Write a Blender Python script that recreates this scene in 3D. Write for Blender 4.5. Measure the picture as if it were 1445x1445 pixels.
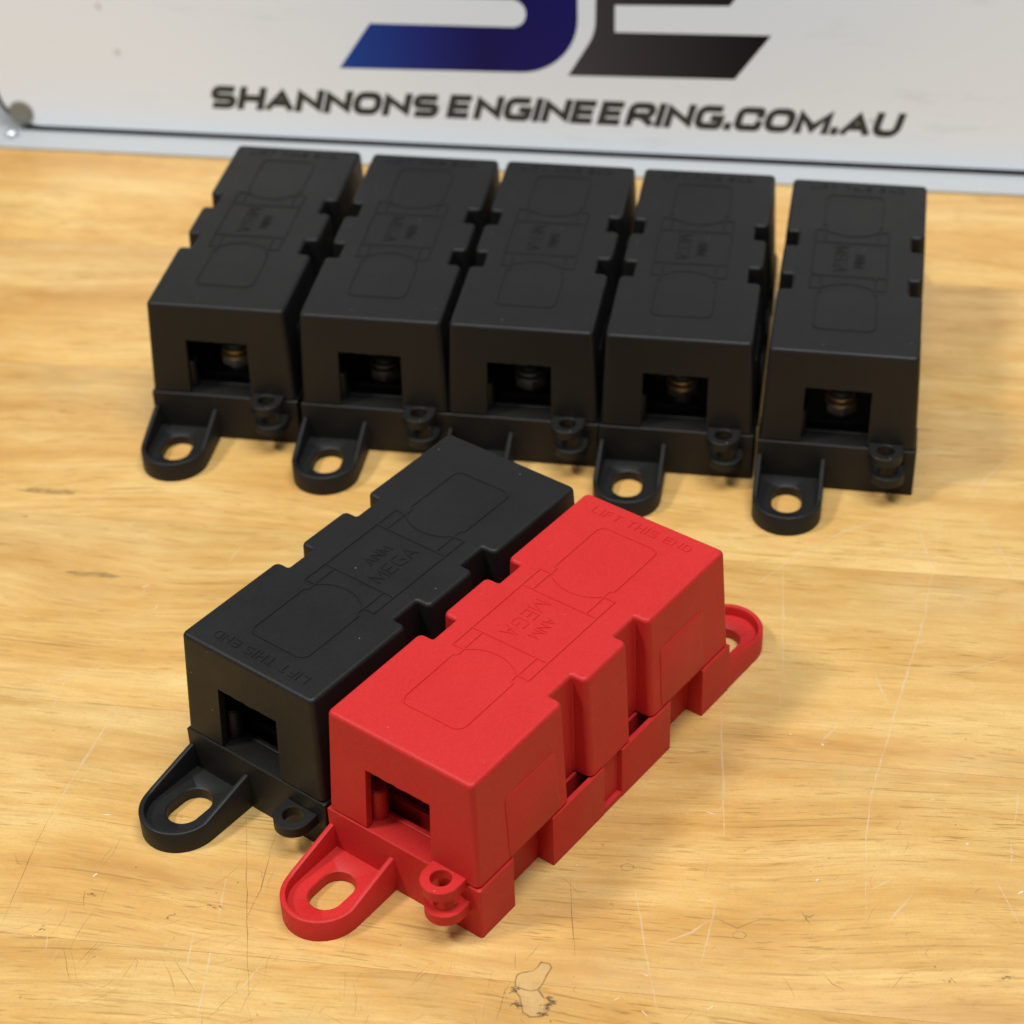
import bpy, bmesh, math, random
from mathutils import Vector, Matrix

for o in list(bpy.data.objects): bpy.data.objects.remove(o)
MM = 0.001
Y0 = 450.0                      # millimetres from the camera foot to the scene origin
scene = bpy.context.scene
col = scene.collection
rnd = random.Random(7)

# ------------------------------------------------------------------ camera
PITCH, ROLL, CAM_H, F_PX = 0.65086, -0.03542, 363.395, 2909.86
cam = bpy.data.cameras.new('camera')
cam.sensor_width = 36.0
cam.lens = 36.0 * F_PX / 1445.0
cam.clip_start, cam.clip_end = 0.01, 50
cam.dof.use_dof = True
cam.dof.focus_distance = 0.485
cam.dof.aperture_fstop = 18.0
cam.dof.aperture_blades = 0
camo = bpy.data.objects.new('camera', cam); col.objects.link(camo)
cp, sp, cr, sr = math.cos(PITCH), math.sin(PITCH), math.cos(ROLL), math.sin(ROLL)
r0, u0, f0 = Vector((1, 0, 0)), Vector((0, sp, cp)), Vector((0, cp, -sp))
rt, upv = cr * r0 + sr * u0, -sr * r0 + cr * u0
camo.matrix_world = Matrix(((rt.x, upv.x, -f0.x, 0), (rt.y, upv.y, -f0.y, -Y0 * MM), (rt.z, upv.z, -f0.z, CAM_H * MM), (0, 0, 0, 1)))
scene.camera = camo

# ------------------------------------------------------------------ light
world = bpy.data.worlds.new('World'); scene.world = world
world.use_nodes = True
bg = world.node_tree.nodes['Background']
bg.inputs[0].default_value = (0.82, 0.91, 1.0, 1)
bg.inputs[1].default_value = 0.18

def area(name, loc, target, sx, sy, power, color):
    l = bpy.data.lights.new(name, 'AREA'); l.shape = 'RECTANGLE'; l.size = sx; l.size_y = sy
    l.energy = power; l.color = color
    o = bpy.data.objects.new(name, l); col.objects.link(o); o.location = loc
    d = Vector(target) - Vector(loc); o.rotation_euler = d.to_track_quat('-Z', 'Y').to_euler()
    return o
area('ceiling_lamp_left', (-1.16, -0.30, 1.80), (0, 0, 0), 0.28, 0.28, 24, (1.0, 0.97, 0.93))
area('ceiling_lamp_above', (0.22, -0.36, 1.9), (0, 0.05, 0), 1.2, 0.8, 38, (0.92, 0.965, 1.0))

scene.view_settings.view_transform = 'Standard'
scene.view_settings.look = 'None'
scene.view_settings.exposure = 0.0
scene.view_settings.gamma = 1.0
scene.view_settings.use_curve_mapping = False
scene.render.engine = 'CYCLES'
scene.cycles.max_bounces = 5
scene.cycles.diffuse_bounces = 3
scene.cycles.glossy_bounces = 3
scene.cycles.use_denoising = True

# ------------------------------------------------------------------ node helper
class N:
    def __init__(s, name):
        s.m = bpy.data.materials.new(name); s.m.use_nodes = True
        s.t = s.m.node_tree; s.b = s.t.nodes['Principled BSDF']
    def n(s, typ, ins=None, **kw):
        nd = s.t.nodes.new(typ)
        for k, v in kw.items(): setattr(nd, k, v)
        for k, v in (ins or {}).items(): s.set(nd, k, v)
        return nd
    def set(s, nd, k, v):
        if isinstance(v, bpy.types.NodeSocket): s.t.links.new(v, nd.inputs[k])
        else: nd.inputs[k].default_value = v
    def math(s, op, a, b=0.0, c=0.0, clamp=False):
        nd = s.n('ShaderNodeMath', {0: a, 1: b, 2: c}, operation=op); nd.use_clamp = clamp; return nd.outputs[0]
    def ramp(s, fac, stops, interp='LINEAR'):
        nd = s.n('ShaderNodeValToRGB', {0: fac}); cr_ = nd.color_ramp; cr_.interpolation = interp
        while len(cr_.elements) > 1: cr_.elements.remove(cr_.elements[-1])
        for i, (p, c) in enumerate(stops):
            if not isinstance(c, tuple): c = (c, c, c)
            e = cr_.elements[0] if i == 0 else cr_.elements.new(p)
            e.position = p; e.color = (*c, 1)
        return nd.outputs[0]
    def mix(s, fac, a, b, mode='MIX'):
        nd = s.t.nodes.new('ShaderNodeMix'); nd.data_type = 'RGBA'; nd.blend_type = mode
        for k, v in ((0, fac), (6, a), (7, b)):
            if isinstance(v, bpy.types.NodeSocket): s.t.links.new(v, nd.inputs[k])
            elif k == 0: nd.inputs[0].default_value = v
            else: nd.inputs[k].default_value = (*v, 1)
        return nd.outputs[2]
    def noise(s, vec, scale, detail=2.0, rough=0.5, dist=0.0):
        return s.n('ShaderNodeTexNoise', {'Vector': vec, 'Scale': scale, 'Detail': detail, 'Roughness': rough, 'Distortion': dist}).outputs[0]
    def mapping(s, vec, scale=(1, 1, 1), loc=(0, 0, 0), rot=(0, 0, 0)):
        return s.n('ShaderNodeMapping', {'Vector': vec, 'Scale': scale, 'Location': loc, 'Rotation': rot}).outputs[0]
    def out(s, **kw):
        for k, v in kw.items(): s.set(s.b, k.replace('_', ' '), v if not isinstance(v, tuple) else (*v, 1) if len(v) == 3 else v)
        return s.m

def plastic(name, c1, c2, rough, dust, spec=0.5):
    k = N(name)
    co = k.n('ShaderNodeTexCoord').outputs['Object']
    rv = k.n('ShaderNodeObjectInfo').outputs['Random']
    big = k.noise(co, 38, 3, 0.6)
    colr = k.mix(k.ramp(big, [(0.3, 0.0), (0.7, 1.0)]), c1, c2)
    speck = k.n('ShaderNodeTexVoronoi', {'Vector': co, 'Scale': 330.0, 'Randomness': 1.0})
    vis = k.math('MULTIPLY', k.math('LESS_THAN', speck.outputs['Distance'], 0.055), k.math('GREATER_THAN', speck.outputs['Color'], 0.80))
    vis = k.math('MULTIPLY', vis, dust)
    fine = k.ramp(k.noise(co, 1700, 2, 0.7), [(0.36, 0.0), (0.66, 1.0)])
    colr = k.mix(fine, k.mix(0.5, colr, tuple(x * 0.93 for x in c1)), k.mix(0.5, colr, tuple(x * 1.07 for x in c2)))
    colr = k.mix(vis, colr, (0.42, 0.38, 0.33))
    grain = k.noise(co, 1500, 2, 0.6)
    smudge = k.noise(co, 70, 4, 0.65)
    rg = k.math('ADD', k.math('MULTIPLY', smudge, 0.30), rough - 0.15)
    bump = k.n('ShaderNodeBump', {'Height': grain, 'Strength': 0.6, 'Distance': 0.00010}).outputs[0]
    k.out(Base_Color=colr, Roughness=rg, Normal=bump, Specular_IOR_Level=spec)
    return k.m

M = {}
M['red'] = plastic('red_plastic', (0.48, 0.016, 0.015), (0.54, 0.021, 0.018), 0.52, 0.35, 0.30)
M['black'] = plastic('black_plastic', (0.0075, 0.0068, 0.0062), (0.0120, 0.0112, 0.0106), 0.49, 0.55, 0.30)

def simple(name, c, rough=0.5, metal=0.0, bump=0.0, var=0.0, scale=60):
    k = N(name); co = k.n('ShaderNodeTexCoord').outputs['Object']
    nz = k.noise(co, scale, 4, 0.6)
    colr = k.mix(nz, tuple(x * (1 - var) for x in c), tuple(min(1, x * (1 + var)) for x in c))
    k.out(Base_Color=colr, Roughness=rough, Metallic=metal)
    if bump:
        b = k.n('ShaderNodeBump', {'Height': k.noise(co, scale * 8, 3), 'Strength': 0.3, 'Distance': bump}).outputs[0]
        k.out(Normal=b)
    return k.m
M['brass'] = simple('brass', (0.66, 0.47, 0.26), 0.42, 0.75, var=0.15)
M['steel'] = simple('zinc_plated_steel', (0.70, 0.72, 0.76), 0.36, 0.8, var=0.12)
M['screw'] = simple('dull_steel', (0.27, 0.285, 0.26), 0.5, 0.6, var=0.2)
M['dull'] = simple('tarnished_steel', (0.20, 0.19, 0.17), 0.5, 0.7, var=0.2)
M['core_shade'] = simple('dark_core_and_shadow', (0.006, 0.006, 0.007), 0.9)  # near black; also stands in for shade along the sign's lower edge
M['board'] = simple('white_board', (0.40, 0.41, 0.41), 0.5, var=0.02, scale=12)
M['text'] = simple('dark_grey_print', (0.026, 0.028, 0.029), 0.6, var=0.1)

def sign_white():
    k = N('white_sign_face'); co = k.n('ShaderNodeTexCoord').outputs['Object']
    smear = k.noise(k.mapping(co, (14, 1, 90)), 1.0, 5, 0.65)
    smear = k.ramp(smear, [(0.57, 0.0), (0.72, 1.0)])
    patch = k.ramp(k.noise(co, 9, 2), [(0.42, 0.0), (0.62, 1.0)])
    dirt = k.math('MULTIPLY', k.math('MULTIPLY', smear, patch), 0.30)
    v = k.n('ShaderNodeTexVoronoi', {'Vector': k.mapping(co, (1, 0.05, 1)), 'Scale': 62.0})
    dots = k.math('MULTIPLY', k.math('LESS_THAN', k.math('ADD', v.outputs['Distance'], k.math('MULTIPLY', k.noise(co, 500, 2), 0.10)), 0.135), k.math('GREATER_THAN', v.outputs['Color'], 0.62))
    dirt = k.math('MAXIMUM', dirt, k.math('MULTIPLY', dots, 0.35))
    colr = k.mix(dirt, (0.83, 0.895, 0.97), (0.34, 0.355, 0.36))
    k.out(Base_Color=colr, Roughness=0.5, Specular_IOR_Level=0.25)
    return k.m
M['sign'] = sign_white()

def grad(name, stops, x0, x1, ang=0.0):
    k = N(name); co = k.n('ShaderNodeTexCoord').outputs['Object']
    sx = k.n('ShaderNodeSeparateXYZ', {0: co})
    f = k.math('ADD', sx.outputs[0], k.math('MULTIPLY', sx.outputs[2], ang))
    f = k.n('ShaderNodeMapRange', {0: f, 1: x0, 2: x1}).outputs[0]
    k.out(Base_Color=k.ramp(f, stops), Roughness=0.55, Specular_IOR_Level=0.2)
    return k.m
M['blue_print'] = grad('blue_gradient_print', [(0.0, (0.010, 0.060, 0.33)), (0.35, (0.012, 0.022, 0.19)), (0.6, (0.008, 0.006, 0.095)), (1.0, (0.009, 0.008, 0.125))], 0.122, 0.208)
M['grey_print'] = grad('charcoal_gradient_print', [(0.0, (0.056, 0.052, 0.060)), (0.4, (0.034, 0.031, 0.037)), (1.0, (0.005, 0.005, 0.010))], 0.205, 0.272)

def wood():
    k = N('varnished_pine')
    obj = k.n('ShaderNodeTexCoord').outputs['Object']
    rv = k.n('ShaderNodeObjectInfo').outputs['Random']
    off = k.n('ShaderNodeCombineXYZ', {0: k.math('MULTIPLY', rv, 37.0), 1: k.math('MULTIPLY', rv, 91.0), 2: k.math('MULTIPLY', rv, 11.0)}).outputs[0]
    p = k.n('ShaderNodeVectorMath', {0: obj, 1: off}, operation='ADD').outputs[0]
    # slow wander of the grain
    warp = k.noise(k.mapping(p, (4, 7, 1)), 1.0, 2, 0.5)
    sep = k.n('ShaderNodeSeparateXYZ', {0: p})
    yw = k.math('ADD', sep.outputs[1], k.math('MULTIPLY', warp, 0.050))
    pw = k.n('ShaderNodeCombineXYZ', {0: sep.outputs[0], 1: yw, 2: 0.0}).outputs[0]
    # tone bands along the board, broad and narrow
    band = k.noise(k.mapping(pw, (7.0, 70, 1)), 1.0, 5, 0.72)
    band2 = k.noise(k.mapping(pw, (20, 300, 1)), 1.0, 3, 0.65)
    cloud = k.noise(k.mapping(p, (16, 34, 1)), 1.0, 4, 0.6)
    cloud2 = k.noise(k.mapping(pw, (11, 26, 1)), 1.0, 5, 0.66)
    tone = k.math('ADD', k.math('MULTIPLY', band, 0.5), k.math('MULTIPLY', cloud2, 0.5))
    base = k.ramp(tone, [(0.37, (0.50, 0.240, 0.058)), (0.46, (0.63, 0.345, 0.098)), (0.54, (0.715, 0.440, 0.148)), (0.65, (0.80, 0.560, 0.230))])
    c = k.mix(k.math('MULTIPLY', k.ramp(band2, [(0.48, 0.0), (0.68, 1.0)]), 0.55), base, (0.52, 0.265, 0.068))
    c = k.mix(k.math('MULTIPLY', k.ramp(cloud, [(0.52, 0.0), (0.72, 1.0)]), 0.42), c, (0.80, 0.58, 0.25))
    c = k.mix(k.math('MULTIPLY', rv, 0.10), c, (0.636, 0.415, 0.135))     # boards differ a little
    # short dark flecks along the grain
    fl = k.noise(k.mapping(pw, (95, 1250, 1)), 1.0, 2.5, 0.6)
    zone = k.ramp(k.noise(k.mapping(pw, (10, 60, 1)), 1.0, 3, 0.6), [(0.38, 0.12), (0.60, 1.0)])
    flm = k.math('MULTIPLY', k.ramp(fl, [(0.575, 0.0), (0.66, 1.0)]), zone)
    c = k.mix(k.math('MULTIPLY', flm, 0.80), c, (0.350, 0.177, 0.043))
    # long hair-thin resin lines
    ln = k.noise(k.mapping(pw, (26, 900, 1)), 1.0, 1.5, 0.5)
    lm = k.math('MULTIPLY', k.ramp(ln, [(0.640, 0.0), (0.70, 1.0)]), zone)
    c = k.mix(k.math('MULTIPLY', lm, 0.60), c, (0.286, 0.146, 0.040))
    # fibre
    fb = k.noise(k.mapping(pw, (110, 2000, 1)), 1.0, 2, 0.6)
    c = k.mix(k.math('MULTIPLY', k.ramp(fb, [(0.35, 0.0), (0.7, 1.0)]), 0.30), c, (0.445, 0.268, 0.085))
    sp_ = k.noise(p, 1500, 2, 0.7)
    c = k.mix(k.math('MULTIPLY', k.ramp(sp_, [(0.52, 0.0), (0.72, 1.0)]), 0.30), c, (0.40, 0.24, 0.09))
    # grime worn into the varnish
    gr = k.noise(k.mapping(p, (30, 40, 1)), 1.0, 5, 0.75)
    gm = k.math('MULTIPLY', k.ramp(gr, [(0.56, 0.0), (0.72, 1.0)]), 0.24)
    c = k.mix(gm, c, (0.424, 0.317, 0.156))
    h = k.noise(k.mapping(p, (70, 300, 1)), 1.0, 3, 0.6)
    bump = k.n('ShaderNodeBump', {'Height': h, 'Strength': 0.25, 'Distance': 0.0002}).outputs[0]
    rg = k.ramp(k.noise(k.mapping(p, (30, 60, 1)), 1.0, 5, 0.65), [(0.3, 0.24), (0.7, 0.46)])
    k.out(Base_Color=c, Roughness=rg, Normal=bump, Specular_IOR_Level=0.45)
    return k.m
M['wood'] = wood()

def translucent_mark(name, c, alpha, scale):
    k = N(name); co = k.n('ShaderNodeTexCoord').outputs['Object']
    a = k.ramp(k.noise(co, scale, 3, 0.6), [(0.30, alpha * 0.35), (0.62, alpha)])
    k.out(Base_Color=c, Roughness=0.55, Alpha=a)
    return k.m
M['pale_scratch'] = translucent_mark('pale_scratch', (0.86, 0.68, 0.42), 0.50, 160)
M['chip'] = translucent_mark('bare_wood_chip', (0.88, 0.74, 0.52), 0.85, 400)
M['dark_scratch'] = translucent_mark('dark_scratch', (0.22, 0.13, 0.05), 0.50, 300)
M['fine_scratch'] = translucent_mark('fine_dark_scratch', (0.26, 0.15, 0.055), 0.32, 300)
M['patch'] = translucent_mark('lifted_varnish', (0.78, 0.54, 0.23), 0.55, 200)
M['stain'] = translucent_mark('grey_stain', (0.16, 0.11, 0.06), 0.36, 500)

# ------------------------------------------------------------------ mesh helpers (millimetres in, metres out)
def to_mesh(name, bm, angle=38, tri=True):
    bmesh.ops.remove_doubles(bm, verts=bm.verts, dist=1e-4)
    bmesh.ops.recalc_face_normals(bm, faces=bm.faces)
    for f in bm.faces: f.smooth = True
    for e in bm.edges:
        if len(e.link_faces) == 2:
            try: e.smooth = e.calc_face_angle() < math.radians(angle)
            except ValueError: pass
        else: e.smooth = False
    bmesh.ops.scale(bm, vec=(MM, MM, MM), verts=bm.verts)
    me = bpy.data.meshes.new(name); bm.to_mesh(me); bm.free()
    return me

def obj(name, me, mat=None, parent=None, wn=False):
    o = bpy.data.objects.new(name, me); col.objects.link(o)
    if mat is not None:
        if not me.materials: me.materials.append(None)
        o.material_slots[0].link = 'OBJECT'; o.material_slots[0].material = mat
    o.parent = parent
    if wn:
        m = o.modifiers.new('weighted_normal', 'WEIGHTED_NORMAL'); m.keep_sharp = True; m.weight = 100
    return o

def tag(o, label=None, cat=None, group=None, kind=None):
    for k_, v in (('label', label), ('category', cat), ('group', group), ('kind', kind)):
        if v: o[k_] = v

def box(bm, a, b, bev=0.0):
    vs = [bm.verts.new((x, y, z)) for x in (a[0], b[0]) for y in (a[1], b[1]) for z in (a[2], b[2])]
    fs = [bm.faces.new([vs[i] for i in q]) for q in ((0, 1, 3, 2), (4, 6, 7, 5), (0, 4, 5, 1), (2, 3, 7, 6), (0, 2, 6, 4), (1, 5, 7, 3))]
    if bev:
        es = list({e for f in fs for e in f.edges})
        bmesh.ops.bevel(bm, geom=es, offset=bev, segments=2, profile=0.5, affect='EDGES')

def fillet(pts, radii, closed=True, seg=6):
    out = []; n = len(pts)
    for i in range(n):
        p = Vector(pts[i]); r = radii[i] if isinstance(radii, (list, tuple)) else radii
        if (not closed and i in (0, n - 1)) or r <= 1e-6:
            out.append(p); continue
        a, b = Vector(pts[i - 1]), Vector(pts[(i + 1) % n])
        d1, d2 = (a - p), (b - p)
        l1, l2 = d1.length, d2.length; d1.normalize(); d2.normalize()
        ang = d1.angle(d2)
        if ang > math.pi - 0.02: out.append(p); continue
        t = min(r / math.tan(ang / 2), 0.49 * l1, 0.49 * l2); rr = t * math.tan(ang / 2)
        c = p + (d1 + d2).normalized() * (rr / math.sin(ang / 2))
        s, e = p + d1 * t - c, p + d2 * t - c
        tot = s.angle(e); sg = 1 if s.x * e.y - s.y * e.x > 0 else -1
        for k_ in range(seg + 1):
            q = sg * tot * k_ / seg
            out.append(c + Vector((s.x * math.cos(q) - s.y * math.sin(q), s.x * math.sin(q) + s.y * math.cos(q))))
    return out

def loft(bm, rings, cap0=True, cap1=True):
    vr = [[bm.verts.new(p) for p in r] for r in rings]
    n = len(vr[0])
    for a, b in zip(vr, vr[1:]):
        for i in range(n): bm.faces.new((a[i], a[(i + 1) % n], b[(i + 1) % n], b[i]))
    if cap0: bm.faces.new(vr[0][::-1])
    if cap1: bm.faces.new(vr[-1])
    return vr

def prism(bm, pts, z0, z1):
    loft(bm, [[(p[0], p[1], z0) for p in pts], [(p[0], p[1], z1) for p in pts]])

def holed_plate(bm, outer, inner, z0, z1, ch=0.25):
    # outer and inner are loops of equal length, matched point by point
    n = len(outer)
    def off(loop, k_):
        c = Vector((sum(p[0] for p in loop) / n, sum(p[1] for p in loop) / n)); res = []
        for p in loop:
            d = Vector((p[0], p[1])) - c; res.append(Vector((p[0], p[1])) + d.normalized() * k_)
        return res
    L = [(outer, z0), (outer, z1 - ch), (off(outer, -ch), z1), (off(inner, ch), z1), (inner, z1 - ch), (inner, z0)]
    vr = [[bm.verts.new((p[0], p[1], z)) for p in lp] for lp, z in L]
    for a, b in zip(vr, vr[1:] + vr[:1]):
        for i in range(n): bm.faces.new((a[i], a[(i + 1) % n], b[(i + 1) % n], b[i]))

def cyl(bm, x, y, z0, z1, r, n=24, ch=0.3):
    def ring(rr, z): return [(x + rr * math.cos(2 * math.pi * i / n), y + rr * math.sin(2 * math.pi * i / n), z) for i in range(n)]
    loft(bm, [ring(r, z0), ring(r, z1 - ch), ring(r - ch, z1)])

# ------------------------------------------------------------------ stroke lettering
GL = {
 'S': (1, [([(1, 1), (0, 1), (0, .5), (1, .5), (1, 0), (0, 0)], .22, 0)]),
 'H': (1, [([(0, 0), (0, 1)], 0, 0), ([(1, 0), (1, 1)], 0, 0), ([(0, .5), (1, .5)], 0, 0)]),
 'A': (1.05, [([(0, 0), (.5, 1), (1, 0)], 0, 0), ([(.19, .3), (.81, .3)], 0, 0)]),
 'N': (1, [([(0, 0), (0, 1), (1, 0), (1, 1)], 0, 0)]),
 'O': (1.08, [([(0, 0), (1, 0), (1, 1), (0, 1)], .28, 1)]),
 'E': (.92, [([(1, 1), (0, 1), (0, 0), (1, 0)], 0, 0), ([(0, .5), (.94, .5)], 0, 0)]),
 'G': (1.05, [([(1, 1), (0, 1), (0, 0), (1, 0), (1, .46), (.55, .46)], (0, .24, .24, .1, 0, 0), 0)]),
 'I': (0, [([(0, 0), (0, 1)], 0, 0)]),
 'R': (1, [([(0, 0), (0, 1), (1, 1), (1, .42), (0, .42)], .2, 0), ([(.55, .42), (1, 0)], 0, 0)]),
 'C': (1, [([(1, .76), (1, 1), (0, 1), (0, 0), (1, 0), (1, .24)], .2, 0)]),
 'M': (1.3, [([(0, 0), (0, 1), (.5, .1), (1, 1), (1, 0)], 0, 0)]),
 'U': (1, [([(0, 1), (0, 0), (1, 0), (1, 1)], .28, 0)]),
 '.': (0, [([(0, -.02), (0, .06)], 0, 0)]),
 'L': (.85, [([(0, 1), (0, 0), (1, 0)], 0, 0)]),
 'F': (.85, [([(1, 1), (0, 1), (0, 0)], 0, 0), ([(0, .5), (.9, .5)], 0, 0)]),
 'T': (.95, [([(0, 1), (1, 1)], 0, 0), ([(.5, 1), (.5, 0)], 0, 0)]),
 'D': (1, [([(0, 0), (0, 1), (1, 1), (1, 0)], (0, 0, .42, .42), 1)]),
}
def stroke_outline(pts, w, closed):
    n = len(pts); L, R = [], []
    for i in range(n):
        if closed: a, b = pts[i - 1], pts[(i + 1) % n]
        else: a, b = pts[max(i - 1, 0)], pts[min(i + 1, n - 1)]
        p = pts[i]
        d1 = (p - a).normalized() if (p - a).length > 1e-9 else (b - p).normalized()
        d2 = (b - p).normalized() if (b - p).length > 1e-9 else d1
        n1, n2 = Vector((-d1.y, d1.x)), Vector((-d2.y, d2.x))
        m = n1 + n2
        m = n1 if m.length < 1e-6 else m.normalized()
        k_ = min(1.0 / max(m.dot(n1), 0.36), 2.4)
        L.append(p + m * w / 2 * k_); R.append(p - m * w / 2 * k_)
    return L, R

def ridge(bm, pts, w, h, place, closed=False, shear=0.0, zoff=0.0, flat=False, sink=0.12, ylim=None):
    """a stroke of width w raised by h; place(x, y, height) -> 3D point"""
    pts = [Vector(p) for p in pts]
    L, R = stroke_outline(pts, w, closed); Lt, Rt = stroke_outline(pts, w * (1.0 if flat else 0.55), closed)
    def sh(q):
        y_ = q.y if ylim is None else min(max(q.y, ylim[0]), ylim[1])
        return (q.x + shear * y_, y_)
    rows = []
    for i in range(len(pts)):
        prof = [(L[i], -sink), (Lt[i], h + zoff), (Rt[i], h + zoff), (R[i], -sink)]
        rows.append([bm.verts.new(place(*sh(q), z)) for q, z in prof])
    m = len(rows)
    for i in range(m if closed else m - 1):
        a, b = rows[i], rows[(i + 1) % m]
        for j in range(3): bm.faces.new((a[j], a[j + 1], b[j + 1], b[j]))
    if not closed:
        bm.faces.new(rows[0]); bm.faces.new(rows[-1][::-1])

def text_width(txt, H, W, weight, gap, space):
    x = 0
    for ch in txt:
        x += space if ch == ' ' else GL[ch][0] * (W - weight) + weight + gap
    return x - gap

def text(bm, txt, x0, y0, H, W, weight, gap, h, place, shear=0.0, flat=False, space=None, total=None, sink=0.12):
    """W is the outer width of a normal letter; total stretches the line to that length"""
    space = W * .6 if space is None else space
    if total: 
        k_ = total / text_width(txt, H, W, weight, gap, space); W *= k_; gap *= k_; space *= k_
    x = x0; z = 0
    for ch in txt:
        if ch == ' ': x += space; continue
        gw, strokes = GL[ch]; iw = gw * (W - weight)
        for pts, rad, closed in strokes:
            q = [(x + weight / 2 + px * iw, y0 + weight / 2 + py * (H - weight)) for px, py in pts]
            if ch in 'HTNEFLRAM' or ch == 'I':     # let free ends reach the cap line and baseline
                pass
            if rad: q = fillet(q, [a_ * H for a_ in rad] if isinstance(rad, tuple) else rad * H, closed=bool(closed), seg=5)
            else: q = [Vector(p) for p in q]
            if not closed and len(q) >= 2:
                for e, f in ((0, 1), (-1, -2)):
                    d = (q[e] - q[f]); 
                    if d.length > 1e-6 and abs(d.y) > 0.5 * d.length: q[e] = q[e] + d.normalized() * weight / 2
            ridge(bm, q, weight, h, place, closed=bool(closed), shear=shear, zoff=z * 0.012, flat=flat, sink=sink, ylim=(y0, y0 + H))
            z = (z + 1) % 3
        x += iw + weight + gap

# ------------------------------------------------------------------ worktop: glued-up pine boards
TH = math.radians(-9.5)
PITCHB = 78.0
table = bpy.data.objects.new('worktop', None); col.objects.link(table)
table.rotation_euler = (0, 0, TH)
tag(table, 'scratched golden pine worktop of glued boards under everything', None, None, 'structure')
bm = bmesh.new(); box(bm, (-620, 0.02, -30), (620, PITCHB - 0.02, 0), 0.14)
plank_me = to_mesh('plank', bm)
nvec = Vector((-math.sin(TH), math.cos(TH)))
shift = nvec.y * Y0              # board offsets below are measured from the camera foot
for i in range(-3, 6):
    o = obj('plank', plank_me, M['wood'], table)
    o.location = (rnd.uniform(-80, 80) * MM, (455.0 + PITCHB * (i - 0) - shift) * MM, rnd.uniform(-0.02, 0.02) * MM)
# table mid-line shift so that frame stays covered
bm = bmesh.new(); box(bm, (-560, -300, -36), (560, 720, -30.3)); obj('underlay', to_mesh('underlay', bm), M['core_shade'], table).location = (0, 0, 0)

def to_table(p):
    v = Vector((p[0], p[1] - Y0)); c_, s_ = math.cos(-TH), math.sin(-TH)
    return Vector((v.x * c_ - v.y * s_, v.x * s_ + v.y * c_))

def mark_line(bm, pts, w, z=0.045, jit=0.25, taper=True):
    q = [to_table(p) for p in pts]; res = []
    for a, b in zip(q, q[1:]):
        n = max(2, int((b - a).length / 3))
        for k_ in range(n): res.append(a.lerp(b, k_ / n))
    res.append(q[-1])
    res = [p + Vector((rnd.gauss(0, 1), rnd.gauss(0, 1))) * jit * 0.35 for p in res]
    L, R = stroke_outline(res, 1.0, False); n = len(res); prev = None
    for i in range(n):
        t = i / (n - 1); ww = w * rnd.uniform(0.55, 1.25) * ((0.25 + 1.5 * min(t, 1 - t)) if taper else 1); ww = min(ww, w * 1.3)
        m = res[i]; l = m + (L[i] - m) * ww; r = m + (R[i] - m) * ww
        cur = (bm.verts.new((l.x, l.y, z)), bm.verts.new((r.x, r.y, z)))
        if prev: bm.faces.new((prev[0], prev[1], cur[1], cur[0]))
        prev = cur

def blot(bm, c, rx, ry, ang, z=0.05, n=11):
    c = to_table(c); vs = []
    for i in range(n):
        a = 2 * math.pi * i / n; k_ = rnd.uniform(0.55, 1.15)
        x, y = rx * k_ * math.cos(a), ry * k_ * math.sin(a)
        vs.append(bm.verts.new((c.x + x * math.cos(ang) - y * math.sin(ang), c.y + x * math.sin(ang) + y * math.cos(ang), z)))
    bm.faces.new(vs)

PALE = [[(124.6, 472.4), (110.5, 424.0), (95.8, 385.6), (85.6, 358.2), (82.0, 344.1), (78.3, 320.8)], [(64.2, 438.1), (81.1, 453.5), (95.1, 462.8), (120.6, 473.0), (125.3, 474.8)], [(132.2, 473.3), (139.5, 485.0), (150.8, 497.9)], [(134.2, 466.1), (139.0, 437.0)], [(115.7, 468.5), (115.9, 447.0), (123.8, 442.2)], [(101.6, 446.9), (114.1, 452.5)], [(58.8, 458.0), (68.9, 467.6)], [(75.0, 446.2), (69.0, 398.6)], [(111.2, 400.2), (133.8, 407.7)], [(93.4, 401.1), (95.2, 388.8)], [(51.9, 390.5), (50.1, 367.4), (48.2, 345.8)], [(31.1, 313.5), (37.5, 315.9), (43.4, 320.5)], [(25.7, 330.3), (26.5, 313.7), (28.0, 293.8)], [(43.8, 323.9), (38.9, 306.7)], [(82.5, 316.6), (89.8, 325.0)], [(116.2, 341.3), (114.4, 333.0)], [(121.3, 356.9), (118.0, 345.9)], [(110.0, 328.7), (112.6, 313.1)], [(-103.4, 398.6), (-106.1, 393.9), (-115.8, 362.1)], [(-70.8, 337.7), (-71.5, 325.4)], [(-72.0, 319.7), (-73.6, 295.4)], [(-76.7, 322.4), (-77.5, 310.1)], [(-65.2, 302.9), (-60.3, 311.4)], [(76.1, 377.2), (80.4, 382.2)], [(80.8, 327.2), (86.5, 330.7)], [(-102.9, 448.6), (-103.9, 445.6)], [(-77.9, 465.8), (-81.2, 456.3)], [(-125.8, 409.4), (-109.8, 415.6)], [(-119.6, 411.9), (-121.5, 399.5)]]
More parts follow.
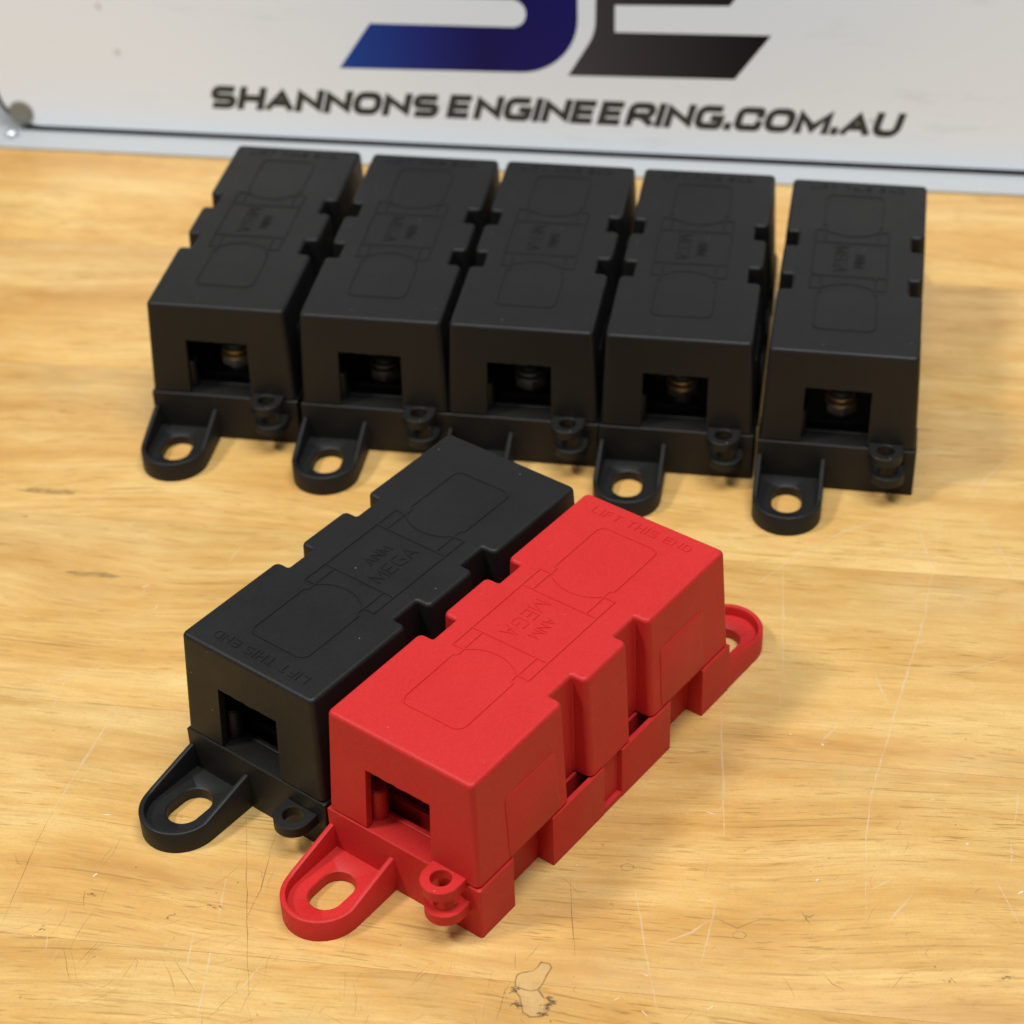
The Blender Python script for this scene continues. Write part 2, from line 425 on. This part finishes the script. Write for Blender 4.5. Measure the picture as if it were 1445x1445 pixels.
DARK = [[(-115.8, 362.1), (-118.0, 351.9), (-122.2, 325.2)], [(-67.6, 357.5), (-64.8, 323.8), (-62.5, 301.4)], [(-59.8, 352.9), (-62.5, 333.8), (-64.9, 325.1)], [(-80.5, 313.6), (-74.5, 303.9)], [(-64.2, 304.6), (-68.3, 300.4), (-71.6, 295.8)], [(65.4, 303.4), (67.6, 299.9), (70.0, 298.0)], [(-106.3, 317.7), (-103.6, 308.2)], [(-102.4, 313.3), (-99.0, 319.0)], [(10.7, 333.9), (10.5, 322.9), (10.8, 310.2)], [(42.1, 321.4), (48.1, 316.9), (55.0, 319.8)], [(80.7, 297.9), (83.7, 301.8)], [(63.4, 321.5), (64.9, 317.2)], [(-104.0, 335.9), (-103.6, 330.4)], [(-7.5, 293.0), (-5.4, 300.8), (-3.8, 303.7)], [(-2.9, 302.1), (-2.8, 305.1), (-1.7, 306.1), (1.0, 306.4), (3.0, 308.9), (4.8, 308.6), (5.2, 307.2), (3.2, 303.0), (2.1, 300.9)], [(-3.2, 301.5), (-2.2, 299.3), (-1.8, 296.9), (-1.5, 294.9), (0.0, 293.5), (2.9, 293.7)], [(2.1, 300.9), (3.3, 298.4), (4.6, 299.4)], [(-2.9, 302.1), (0.2, 300.9), (2.1, 300.9)]]
CHIPS = [(76.1, 375.9), (68.4, 330.7), (105.5, 340.4), (26.2, 304.2), (19.3, 297.7), (25.2, 293.5), (39.6, 294.2), (45.9, 353.4), (114.7, 324.5), (-102.3, 340.3), (-101.9, 360.2), (-99.2, 439.2), (-110.9, 477.7), (-103.3, 448.7)]
STAINS = [(24.3, 336.8), (48.4, 314.8), (64.4, 319.5), (93.4, 299.6), (4.1, 296.8), (-2.6, 301.7), (-2.4, 296.9), (-102.6, 334.1), (-82.9, 326.6), (-142.5, 483.6), (2.6, 294.1), (-73.2, 329.0), (-112.2, 324.3), (106.2, 299.8)]

bm = bmesh.new()
for s in PALE: mark_line(bm, s, 0.62)
for _ in range(46):
    x, y = rnd.uniform(20, 175), rnd.uniform(288, 500); a = rnd.uniform(0, math.pi); l = rnd.uniform(3, 16)
    mark_line(bm, [(x, y), (x + l * math.cos(a), y + l * math.sin(a))], rnd.uniform(0.12, 0.34))
for _ in range(20):
    x, y = rnd.uniform(-150, -50), rnd.uniform(290, 520); a = rnd.uniform(0.5, 1.7); l = rnd.uniform(3, 12)
    mark_line(bm, [(x, y), (x + l * math.cos(a), y + l * math.sin(a))], rnd.uniform(0.12, 0.4))
o = obj('pale_scratches', to_mesh('pale_scratches', bm), M['pale_scratch'], table); tag(o, kind='stuff')
bm = bmesh.new()
for i, s in enumerate(DARK): mark_line(bm, s, 0.42 if i >= 14 else 0.24, 0.085 if i >= 14 else 0.06, 0.25, i < 14)
for c in STAINS[:2]:
    ring = [(c[0] + 1.4 * math.cos(a) * (1.1), c[1] + 1.1 * math.sin(a)) for a in [2 * math.pi * i / 14 for i in range(15)]]
    mark_line(bm, ring, 0.2, 0.06, 0.12, False)
o = obj('dark_scratches', to_mesh('dark_scratches', bm), M['dark_scratch'], table); tag(o, kind='stuff')
bm = bmesh.new()
for i in range(150):
    left = i < 95
    x, y = (rnd.gauss(-72, 26), rnd.gauss(315, 24)) if left else (rnd.uniform(-40, 125), rnd.uniform(284, 350))
    a = rnd.choice([rnd.uniform(0, math.pi), rnd.gauss(-0.16, 0.2), rnd.gauss(1.3, 0.3)]); l = rnd.uniform(2, 15 if left else 9)
    m = (x + l * .5 * math.cos(a) + rnd.gauss(0, .5), y + l * .5 * math.sin(a) + rnd.gauss(0, .5))
    mark_line(bm, [(x, y), m, (x + l * math.cos(a), y + l * math.sin(a))], rnd.uniform(0.10, 0.26), 0.05)
for i in range(26):          # small curls and half rings pressed into the varnish
    x, y = rnd.uniform(-60, 125), rnd.uniform(285, 345); r_ = rnd.uniform(0.8, 2.2); a0 = rnd.uniform(0, 6.3); da = rnd.uniform(1.5, 4.5)
    mark_line(bm, [(x + r_ * math.cos(a0 + da * t / 8), y + 0.8 * r_ * math.sin(a0 + da * t / 8)) for t in range(9)], rnd.uniform(0.1, 0.2), 0.055, 0.1)
o = obj('fine_scratches', to_mesh('fine_scratches', bm), M['fine_scratch'], table); tag(o, kind='stuff')
bm = bmesh.new()
for c in CHIPS: blot(bm, c, rnd.uniform(0.6, 1.4), rnd.uniform(0.16, 0.36), rnd.uniform(-1.2, 1.4), 0.07)
for _ in range(30): blot(bm, (rnd.uniform(-150, 170), rnd.uniform(288, 520)), rnd.uniform(0.2, 0.5), rnd.uniform(0.1, 0.2), rnd.uniform(0, 3), 0.07)
o = obj('bare_chips', to_mesh('bare_chips', bm), M['chip'], table); tag(o, kind='stuff')
bm = bmesh.new()
f = bm.faces.new([bm.verts.new((*to_table(p), 0.062)) for p in [(-2.8, 302.2), (-2.8, 305.1), (-1.7, 306.1), (1.0, 306.4), (3.0, 308.9), (4.8, 308.6), (5.2, 307.2), (3.2, 303.0), (2.1, 300.9), (3.2, 298.6), (3.0, 295.0), (1.6, 293.6), (0.0, 293.5), (-1.5, 294.9), (-1.8, 296.9), (-2.2, 299.3)]])
bmesh.ops.triangulate(bm, faces=[f])
o = obj('lifted_varnish_patch', to_mesh('lifted_varnish_patch', bm), M['patch'], table); tag(o, kind='stuff')
bm = bmesh.new()
for c in STAINS[2:] + [(4.4, 297.2), (3.8, 296.2), (4.6, 298.3), (-2.9, 301.4), (-2.7, 297.2), (3.0, 294.3)] * 3:
    for _ in range(5): blot(bm, (c[0] + rnd.gauss(0, .55), c[1] + rnd.gauss(0, .4)), rnd.uniform(0.3, 0.75), rnd.uniform(0.15, 0.35), rnd.gauss(0, .6), 0.06 + 0.004 * _)
blot(bm, (-136.8, 495.1), 12, 1.6, -TH * 0, 0.05, 16); blot(bm, (-118.5, 454.9), 8, 1.3, 0.0, 0.05, 16)
for _ in range(45): blot(bm, (rnd.uniform(-120, 125), rnd.uniform(286, 400)), rnd.uniform(0.2, 0.5), rnd.uniform(0.15, 0.3), rnd.uniform(0, 3), 0.06)
o = obj('grey_stains', to_mesh('grey_stains', bm), M['stain'], table); tag(o, kind='stuff')

# ------------------------------------------------------------------ the sign behind
SA = (-174.8, 716.0 - Y0); SYAW = math.radians(-9.92)
def sign_root(name, label, cat):
    o = bpy.data.objects.new(name, None); col.objects.link(o)
    o.location = (SA[0] * MM, SA[1] * MM, 0); o.rotation_euler = (0, 0, SYAW); tag(o, label, cat); return o
# local x along the sign, y away from the camera, z up
def slab(pts, y0, y1, bev=0.0):
    b = bmesh.new()
    rings = [[(p[0], y, p[1]) for p in pts] for y in (y1, y0)]
    loft(b, rings); return b
b = bmesh.new()
sh_ = fillet([(-34, 0), (430, 0), (430, 70), (-34, 70)], 20, seg=10)
loft(b, [[(p.x, p.y, 0.06) for p in sh_], [(p.x, p.y, 1.0) for p in sh_], [(p.x + (0.25 if p.x < 0 else -0.25), p.y + (0.25 if p.y < 35 else -0.25), 1.25) for p in sh_]])
board = obj('base_sheet', to_mesh('base_sheet', b), M['board'])
board.location = (SA[0] * MM, SA[1] * MM, 0); board.rotation_euler = (0, 0, SYAW)
tag(board, 'thin white sheet lying on the worktop under the lower edge of the sign', 'sheet')
sign = sign_root('sign_plate', 'white sign plate with blue and charcoal logo and web address standing behind the back row', 'sign')
KS = 1.0307
sign.matrix_basis = Matrix.Translation(sign.location) @ Matrix.Rotation(SYAW, 4, 'Z') @ Matrix.Translation(Vector((-9.24, 21.25, -11.3)) * MM) @ Matrix.Scale(KS, 4)
PO = fillet([(-9.8, 14.7), (404, 14.7), (404, 160), (-9.8, 160)], 15, seg=10)
b = slab(PO, -8.0, -7.3); obj('face_sheet', to_mesh('face_sheet', b), M['sign'], sign)
b = slab(fillet([(-11.4, 12.3), (404.3, 12.3), (404.3, 160.3), (-11.3, 160.3)], 16, seg=10), -7.28, -5.25); obj('core_shadow_sheet', to_mesh('core_shadow_sheet', b), M['core_shade'], sign)  # dark layer behind the face, dropped lower as painted shadow line under plate
def front(x, z, h): return (x, -8.0 - h, z)
for sx_, sz_ in ((-2.2, 19.6), (396, 19.6), (-2.2, 152), (396, 152)):
    b = bmesh.new(); n = 28
    prof = [(4.8, 0.0), (4.8, 0.25), (4.4, 0.5), (2.6, 0.62), (0.4, 0.66)]
    loft(b, [[(sx_ + r_ * math.cos(2 * math.pi * i / n), -8.05 - h, sz_ + r_ * math.sin(2 * math.pi * i / n)) for i in range(n)] for r_, h in prof])
    s = obj('mounting_screw', to_mesh('mounting_screw', b), M['screw'], sign)
b = bmesh.new(); n = 20
loft(b, [[(-5.5 + r_ * math.cos(2 * math.pi * i / n), -12.6 + r_ * math.sin(2 * math.pi * i / n), z) for i in range(n)] for r_, z in ((2.6, 12.2), (2.6, 13.3), (2.0, 14.3), (0.8, 14.8))])
obj('foot_stud', to_mesh('foot_stud', b), M['steel'], sign)
def letters(name, txt, x0, total, H, W, wgt, gap, z0):
    b = bmesh.new(); text(b, txt, x0 - 0.27 * z0, z0, H, W, wgt, gap, 0.03, front, shear=0.27, flat=True, total=total, sink=-0.005)
    obj(name, to_mesh(name, b), M['text'], sign)
letters('lettering', 'SHANNONS', 71.0, 85.5, 9.2, 11.0, 2.7, 0.7, 25.0)
letters('lettering', 'ENGINEERING.COM.AU', 159.6, 160.5, 9.4, 11.0, 2.65, 0.7, 25.2)
# logo: the lower halves show in the picture, the upper halves follow the same forms
def flat_shape(name, pts, mat, h):
    b = bmesh.new(); f = b.faces.new([b.verts.new(front(p[0], p[1], h)) for p in pts])
    f.normal_update(); bmesh.ops.triangulate(b, faces=[f], ngon_method='EAR_CLIP')
    b.normal_update()
    me = bpy.data.meshes.new(name); bmesh.ops.scale(b, vec=(MM, MM, MM), verts=b.verts)
    for f in b.faces:
        if f.normal.y > 0: f.normal_flip()
    b.to_mesh(me); b.free(); obj(name, me, mat, sign)
low = fillet([(121.8, 43.1), (193, 43.9), (208.2, 52), (208.2, 88.5), (146, 88), (146, 98), (204, 99)], [0, 10, 16, 15, 4, 5, 0], closed=False, seg=8)
S1 = [(121.8, 43.1)] + [tuple(p) for p in fillet([(121.8, 43.1), (208.2, 44.6), (208.2, 87.4), (121.8, 87.4)], [0, 21, 15, 0], closed=False, seg=12)[1:-1]]
S1 += [(152, 87.4), (152, 97), (207, 98), (218, 115), (140, 114), (125.5, 104), (125.5, 76), (140, 71)]
S1 += [tuple(p) for p in fillet([(150, 71.2), (190, 71.6), (190, 61.3), (134.1, 60.7)], [0, 5.0, 5.0, 0], closed=False, seg=10)]
flat_shape('logo_letter', S1, M['blue_print'], 0.02)
E1 = [(204.6, 43.8), (263.3, 44.8), (275.3, 61.7), (221.2, 60.8), (221.2, 70.8), (260.6, 71.9), (272, 88), (221.2, 87.6), (221.2, 97.6), (277, 98.5), (289, 115), (222, 114)]
E1 += [tuple(p) for p in fillet([(222, 114), (213.6, 108), (214.7, 80), (214.3, 60), (204.6, 43.8)], [0, 6, 0, 18, 0], closed=False, seg=10)[1:-1]]
flat_shape('logo_letter', E1, M['grey_print'], 0.02)

# ------------------------------------------------------------------ fuse holder meshes
H, ZC = 46.3, 15.9
def outline(L, W, floor, i=0.0, rc=1.5):
    L -= i; W -= i; fl = floor - i; hw = 4.25 + i; nc = 12.75
    cv, cc = max(1.7 - i, 0.25), 0.35 + i
    pts, rad = [], []
    def add(x, y, r): pts.append((x, y)); rad.append(r)
    add(-L, -W, max(rc - i * .7, .3))
    for s in (-1, 1):
        c = s * nc
        add(c - hw, -W, cv); add(c - hw, -fl, cc); add(c + hw, -fl, cc); add(c + hw, -W, cv)
    add(L, -W, max(rc - i * .7, .3)); add(L, W, max(rc - i * .7, .3))
    for s in (1, -1):
        c = s * nc
        add(c + hw, W, cv); add(c + hw, fl, cc); add(c - hw, fl, cc); add(c - hw, W, cv)
    add(-L, W, max(rc - i * .7, .3))
    return fillet(pts, rad, True, 5)

def bool_diff(bm_a, cutters):
    me = bpy.data.meshes.new('tmp'); bm_a.to_mesh(me); bm_a.free()
    o = bpy.data.objects.new('tmp', me); col.objects.link(o); tmp = [o]
    for cb in cutters:
        bmesh.ops.recalc_face_normals(cb, faces=cb.faces)
        cm = bpy.data.meshes.new('tmpc'); cb.to_mesh(cm); cb.free()
        co = bpy.data.objects.new('tmpc', cm); col.objects.link(co); tmp.append(co)
        md = o.modifiers.new('b', 'BOOLEAN'); md.operation = 'DIFFERENCE'; md.object = co; md.solver = 'EXACT'
    dg = bpy.context.evaluated_depsgraph_get(); dg.update()
    res = bmesh.new(); em = o.evaluated_get(dg).to_mesh(); res.from_mesh(em); o.evaluated_get(dg).to_mesh_clear()
    for t in tmp: bpy.data.objects.remove(t)
    return res

def cover_mesh():
    bm = bmesh.new(); rings = []
    for z, L, W, f, i in [(ZC, 51.9, 22.35, 17.5, .25), (ZC + .25, 51.9, 22.35, 17.5, 0), (H - 1.1, 50.65, 21.05, 17.1, 0)]:
        rings.append([(p.x, p.y, z) for p in outline(L, W, f, i)])
    for k_ in range(1, 6):
        a = k_ / 5 * math.pi / 2; i = 1.1 * (1 - math.cos(a)); z = H - 1.1 + 1.1 * math.sin(a)
        rings.append([(p.x, p.y, z) for p in outline(50.6, 21.0, 17.08, i)])
    loft(bm, rings); bmesh.ops.recalc_face_normals(bm, faces=bm.faces)
    cav = bmesh.new()
    loft(cav, [[(p.x, p.y, z) for p in fillet([(-l, -w), (l, -w), (l, w), (-l, w)], 1.0, seg=3)] for z, l, w in ((ZC - 1, 50.0, 15.6), (H - 2.0, 48.8, 15.2))])
    cuts = [cav]
    for s in (-1, 1):
        w = bmesh.new(); top = []
        r2 = random.Random(3)
        for k_ in range(15):
            t = k_ / 14; top.append((8.8 - 18.9 * t, 34.25 + (r2.uniform(-.14, .14) if 0 < k_ < 14 else 0)))
        prof = [(-10.6, ZC - 1), (8.7, ZC - 1)] + top
        loft(w, [[(s * u, s * v, z) for v, z in prof] for u in (47.5, 54)])
        cuts.append(w)
    r = bool_diff(bm, cuts)
    return to_mesh('cover', r, 32)

def base_mesh():
    bm = bmesh.new()
    pts = [(-52, -22.8), (-39.4, -22.8), (-39.4, -18), (39.4, -18), (39.4, -22.8), (52, -22.8), (52, 22.8), (39.4, 22.8), (39.4, 18), (-39.4, 18), (-39.4, 22.8), (-52, 22.8)]
    prism_pts = fillet(pts, [.7, .25, .3, .3, .25, .08, .7, .25, .3, .3, .25, .08], True, 3)
    c = 0.3
    loft(bm, [[(p.x, p.y, z) for p in prism_pts] for z in (0, ZC - .35 - c)] + [[(p.x - math.copysign(c, p.x), p.y - math.copysign(c, p.y), ZC - .35) for p in prism_pts]])
    bmesh.ops.recalc_face_normals(bm, faces=bm.faces)
    cv = bmesh.new(); box(cv, (-44.2, -15.0, 12.2), (44.2, 15.0, 30), 0)
    r = bool_diff(bm, [cv])
    return to_mesh('base', r, 32)

def side_wall_mesh():
    bm = bmesh.new(); zt = ZC - .30
    pts = [(-24.2, 17.9), (-24.2, 22.7), (-3.4, 22.7), (-3.4, 21.3), (4.0, 21.3), (4.0, 22.7), (25.1, 22.7), (25.1, 17.9), (23.8, 17.9), (23.8, 21.4), (5.2, 21.4), (5.2, 19.9), (-4.6, 19.9), (-4.6, 21.4), (-22.9, 21.4), (-22.9, 17.9)]
    pp = fillet(pts, .15, True, 2)
    prism(bm, [(p.x, p.y) for p in pp], 0.02, zt)
    box(bm, (-3.36, 21.2, 0.03), (3.96, 22.62, 1.7))
    return to_mesh('side_wall', bm, 32)

def tab_mesh():
    bm = bmesh.new(); v0, r, uc = -12.7, 9.95, -66.0; zf = 3.4
    # outline from the body along the left, round the tip, back along the right
    path = []
    for k_ in range(9): path.append((-51.8 + (uc + 51.8) * k_ / 8, v0 - r))
    m = 28
    for k_ in range(1, m): a = -math.pi / 2 - math.pi * k_ / m; path.append((uc + r * math.cos(a) * 1.04, v0 + r * math.sin(a)))
    for k_ in range(9): path.append((uc + (-51.8 - uc) * k_ / 8, v0 + r))
    P = [Vector(p) for p in path]; n = len(P); rows = []
    L, R = stroke_outline(P, 2.0, False)     # unit normals on both sides
    cen = Vector((uc, v0))
    for i, p in enumerate(P):
        inn = L[i] if (L[i] - cen).length < (R[i] - cen).length else R[i]
        d = (inn - p).normalized()
        t = max(0.0, min(1.0, (p.x + 67.5) / 15.5)); zt = 6.3 + 4.3 * t
        rows.append([(p, 0.0), (p, zt - .35), (p + d * .18, zt - .1), (p + d * .45, zt), (p + d * 1.0, zt), (p + d * 1.28, zt - .12), (p + d * 1.4, zt - .4), (p + d * 1.55, zf - .2)])
    vr = [[bm.verts.new((q.x, q.y, z)) for q, z in row] for row in rows]
    for a, b in zip(vr, vr[1:]):
        for j in range(7): bm.faces.new((a[j], a[j + 1], b[j + 1], b[j]))
    bm.faces.new(vr[0]); bm.faces.new(vr[-1][::-1])
    # floor plate with the slotted hole
    N_ = 48; slot, outer = [], []
    for k_ in range(N_):
        a = 2 * math.pi * k_ / N_; dx, dy = math.cos(a), math.sin(a)
        su = 1.9 if dx > 1e-6 else (-1.9 if dx < -1e-6 else 0)
        slot.append((-63.1 + su + 4.35 * dx, v0 - .2 + 4.35 * dy))
        # ray from slot centre to the inner outline
        best = 0; o_ = Vector((-63.1, v0))
        for s_ in range(1, 240):
            q = o_ + Vector((dx, dy)) * (s_ * .1)
            ins = (q.x > uc and q.x < -51.9 and abs(q.y - v0) < r - 1.0) or (q - cen).length < r - 1.0
            if ins: best = s_ * .1
        outer.append(tuple(o_ + Vector((dx, dy)) * best))
    L_ = [(outer, .3), (outer, zf), (slot, zf), (slot, zf - .25), (slot, .3)]
    grow = lambda lp, k2: [(p[0] + (p[0] + 63.1) * k2, p[1] + (p[1] - v0) * k2) for p in lp]
    L_ = [(outer, .3), (outer, zf), (grow(slot, .06), zf), (slot, zf - .3), (slot, .3)]
    vr = [[bm.verts.new((p[0], p[1], z)) for p in lp] for lp, z in L_]
    for a, b in zip(vr, vr[1:] + vr[:1]):
        for i in range(N_): bm.faces.new((a[i], a[(i + 1) % N_], b[(i + 1) % N_], b[i]))
    return to_mesh('mounting_tab', bm, 40)

def eye_mesh(name, uw, uc, vc, z0, z1, ro=5.0, ri=2.75):
    bm = bmesh.new(); n = 40; o_, i_ = [], []
    for k_ in range(n):
        a = 2 * math.pi * k_ / n; dx, dy = math.cos(a), math.sin(a)
        i_.append((uc + ri * dx, vc + ri * dy))
        if dx <= 0: o_.append((uc + ro * dx, vc + ro * dy))
        else:        # square end that runs into the wall
            t = min((uw - uc) / dx, ro / max(abs(dy), 1e-6)); o_.append((uc + t * dx, vc + t * dy))
    holed_plate(bm, o_, i_, z0, z1, .2)
    return to_mesh(name, bm, 35)

def on_top(u, v, h): return (u, v, H + h)
CU, CV = 1.2, 0.8          # centre of the embossed pattern
def fuse_outline_mesh():
    bm = bmesh.new(); w, h = 0.60, 0.21
    for s in (-1, 1):
        f = lambda pts: [(CU + s * x, CV + y) for x, y in pts]
        pts = f([(17.3, -7.8), (19.7, -7.8), (20.0, -8.8), (39.6, -8.8), (39.6, 8.8), (20.0, 8.8), (19.7, 7.8), (17.3, 7.8)])
        pp = fillet(pts, [0, .8, .7, 2.4, 2.4, .7, .8, 0], closed=False, seg=5)
        ridge(bm, pp, w, h, on_top)
        arc = [(17.3 - 3.3 * math.cos(math.pi / 2 * t / 8), 7.8 * t / 8) for t in range(-8, 9)]
        R0 = (7.8 ** 2 + 3.2 ** 2) / (2 * 3.2); arc = [(14.1 + R0 - math.sqrt(R0 * R0 - y * y), y) for y in [7.8 * t / 10 for t in range(-10, 11)]]
        ridge(bm, f(arc), w, h, on_top, zoff=.008)
        for q in (-1, 1):
            ridge(bm, f([(17.2, 7.9 * q), (17.2, 11.1 * q), (9.8, 11.1 * q)]), w, h, on_top, zoff=.016)
            ridge(bm, f([(17.2, 7.95 * q), (9.8, 7.95 * q)]), w, h, on_top, zoff=.004)
        ridge(bm, f([(9.8, -11.1), (9.8, 11.1)]), w, h, on_top, zoff=.012)
    for q in (-1, 1): ridge(bm, [(CU - 9.8, CV + 11.1 * q), (CU + 9.8, CV + 11.1 * q)], w, h, on_top, zoff=.02)
    return to_mesh('fuse_outline', bm, 30)
def lift_mesh():
    bm = bmesh.new()      # reads from the near end: text runs towards the right, up points to the far end
    text(bm, 'LIFT THIS END', -15.4, 44.3, 2.8, 2.3, .48, .55, .18, lambda x, y, h: (y, -x, H + h), total=29.6, space=1.4)
    return to_mesh('lift_lettering', bm, 30)
def type_mesh():
    bm = bmesh.new()
    text(bm, 'MEGA', -9.0, -5.8, 4.3, 3.6, .58, .6, .18, lambda x, y, h: (-x, -y, H + h), total=15.2)
    text(bm, 'ANM', -4.9, 0.5, 3.1, 2.5, .46, .4, .18, lambda x, y, h: (-x, -y, H + h), total=8.2)
    return to_mesh('type_lettering', bm, 30)
def label_panel_mesh():
    # slightly proud rectangle on the drafted side (left side, v = +); z 17.2 to 34.7
    bm = bmesh.new()
    def side(u, z, h):
        t = (z - ZC) / (H - ZC); return (u, 22.35 + (21.05 - 22.35) * t + h, z)
    pts = fillet([(-40.3, 16.7), (-21.3, 16.7), (-21.3, 34.7), (-40.3, 34.7)], [.2, .2, 1.3, 1.6], True, 4)
    c = Vector((-30.8, 25.7))
    loft(bm, [[side(p.x, p.y, -.1) for p in pts], [side(p.x, p.y, .10) for p in pts], [side(*(p + (c - p).normalized() * .28), .20) for p in pts]])
    return to_mesh('label_panel', bm, 30)
def post_mesh():
    bm = bmesh.new(); cyl(bm, -46.3, 11.4, ZC - 1, 24.6, 2.3, 20, .5); box(bm, (-47.0, 12.6, ZC - 1), (-45.2, 15.3, 24.4), .2)
    return to_mesh('inner_post', bm, 35)
def bead_mesh():
    bm = bmesh.new(); box(bm, (-45.9, -13.5, ZC - .9), (-44.35, 9.6, ZC + .25), .35); return to_mesh('inner_rim', bm, 50)
def inner_wall_mesh():
    bm = bmesh.new(); box(bm, (-41.6, -14.9, 12.3), (-40.2, 14.9, 17.3), .2); return to_mesh('inner_wall', bm, 50)
def stud_mesh():
    bm = bmesh.new(); cyl(bm, -35.5, 0, 12, 24.2, 3.1, 24, .6); return to_mesh('terminal_stud', bm)
def washer_mesh():
    bm = bmesh.new(); cyl(bm, -35.5, 0, 20.5, 21.5, 4.9, 32, .25); cyl(bm, -35.5, 0, 22.5, 23.3, 4.4, 32, .2); return to_mesh('washer', bm)
def nut_mesh():
    bm = bmesh.new()
    ring = lambda r_, z, m: [(-35.5 + r_ * math.cos(math.pi * i / 3 + .2), r_ * math.sin(math.pi * i / 3 + .2), z) for i in range(6)]
    loft(bm, [ring(4.6, 17.6, 6), ring(5.0, 18.0, 6), ring(5.0, 19.9, 6), ring(4.6, 20.4, 6)]); return to_mesh('nut', bm, 25)

# v in these meshes: + is the LEFT side seen from the near end (right-handed with u forward, z up)
ME = dict(cover=cover_mesh(), base=base_mesh(), side=side_wall_mesh(), tab=tab_mesh(), out=fuse_outline_mesh(), lift=lift_mesh(), typ=type_mesh(), lab=label_panel_mesh(),
          post=post_mesh(), bead=bead_mesh(), iwall=inner_wall_mesh(), stud=stud_mesh(), washer=washer_mesh(), nut=nut_mesh(),
          ceye=eye_mesh('cover_eye', -51.3, -54.9, -14.0, 14.6, 17.4, 4.9, 2.5),
          beye=eye_mesh('base_eye', -51.7, -55.1, -15.0, 7.6, 10.6, 4.9, 2.6))
# tabs were laid out with v measured to the right; turn them over to the left
for key in ('tab',):
    for v in ME[key].vertices: v.co.y = -v.co.y
    ME[key].flip_normals()
# side wall was laid out on the right (v measured right): mirror likewise
for v in ME['side'].vertices: v.co.y = -v.co.y
ME['side'].flip_normals()

def holder(x, y, yaw, mat, label, group, stud=True, hw=('screw', 'brass', 'steel', 0.0)):
    root = bpy.data.objects.new('fuse_holder', None); col.objects.link(root)
    root.location = (x * MM, (y - Y0) * MM, 0)
    root.rotation_euler = (0, 0, math.pi / 2 - yaw)
    tag(root, label, 'fuse holder', group)
    cov = obj('cover', ME['cover'], mat, root, True)
    obj('fuse_outline', ME['out'], mat, cov); obj('lift_lettering', ME['lift'], mat, cov); obj('type_lettering', ME['typ'], mat, cov)
    for i, (fx, fy) in enumerate(((1, 1), (-1, 1), (1, -1), (-1, -1))):
        p = obj('label_panel', ME['lab'], mat, cov); p.scale = (fx, fy, 1)
    obj('locking_eye', ME['ceye'], mat, cov)
    bs = obj('base', ME['base'], mat, root, True)
    for k_ in range(2):
        for nm, key in (('side_wall', 'side'), ('mounting_tab', 'tab'), ('locking_eye', 'beye'), ('inner_post', 'post'), ('inner_rim', 'bead'), ('inner_wall', 'iwall')):
            p = obj(nm, ME[key], mat, bs); p.rotation_euler = (0, 0, math.pi * k_)
        for nm, key, m_ in () if not stud else (('terminal_stud', 'stud', hw[0]), ('washer', 'washer', hw[1]), ('nut', 'nut', hw[2])):
            p = obj(nm, ME[key], M[m_], bs); p.rotation_euler = (0, 0, math.pi * k_); p.location.z = hw[3] * MM
    return root

holder(4.306, 371.254, 0.672, M['red'], 'bright red plastic fuse holder in front, beside the single black one', 'fuse holders laid out on the worktop', stud=False)
holder(-31.563, 400.047, 0.680 + math.pi, M['black'], 'black fuse holder lying in front, close against the red one', 'fuse holders laid out on the worktop', stud=False)
ROW = [(-75.899, 570.625, .192, 'black fuse holder at the left end of the back row, farthest from the red one'),
       (-30.211, 561.226, .187, 'black fuse holder second from the left in the back row'),
       (13.797, 552.89, .190, 'middle black fuse holder of the back row, its tab hidden by the front one'),
       (58.426, 544.278, .186, 'black fuse holder second from the right in the back row, behind the red one'),
       (104.5, 533.7, .199, 'black fuse holder at the right end of the back row, standing slightly apart')]
HW = [('screw', 'brass', 'steel', 0.5), ('dull', 'dull', 'dull', -0.6), ('dull', 'screw', 'screw', 0.2), ('screw', 'brass', 'dull', 1.0), ('screw', 'brass', 'screw', 0.1)]
for (x, y, yw, lb), hw in zip(ROW, HW):
    holder(x, y, yw, M['black'], lb, 'fuse holders laid out on the worktop', hw=hw)
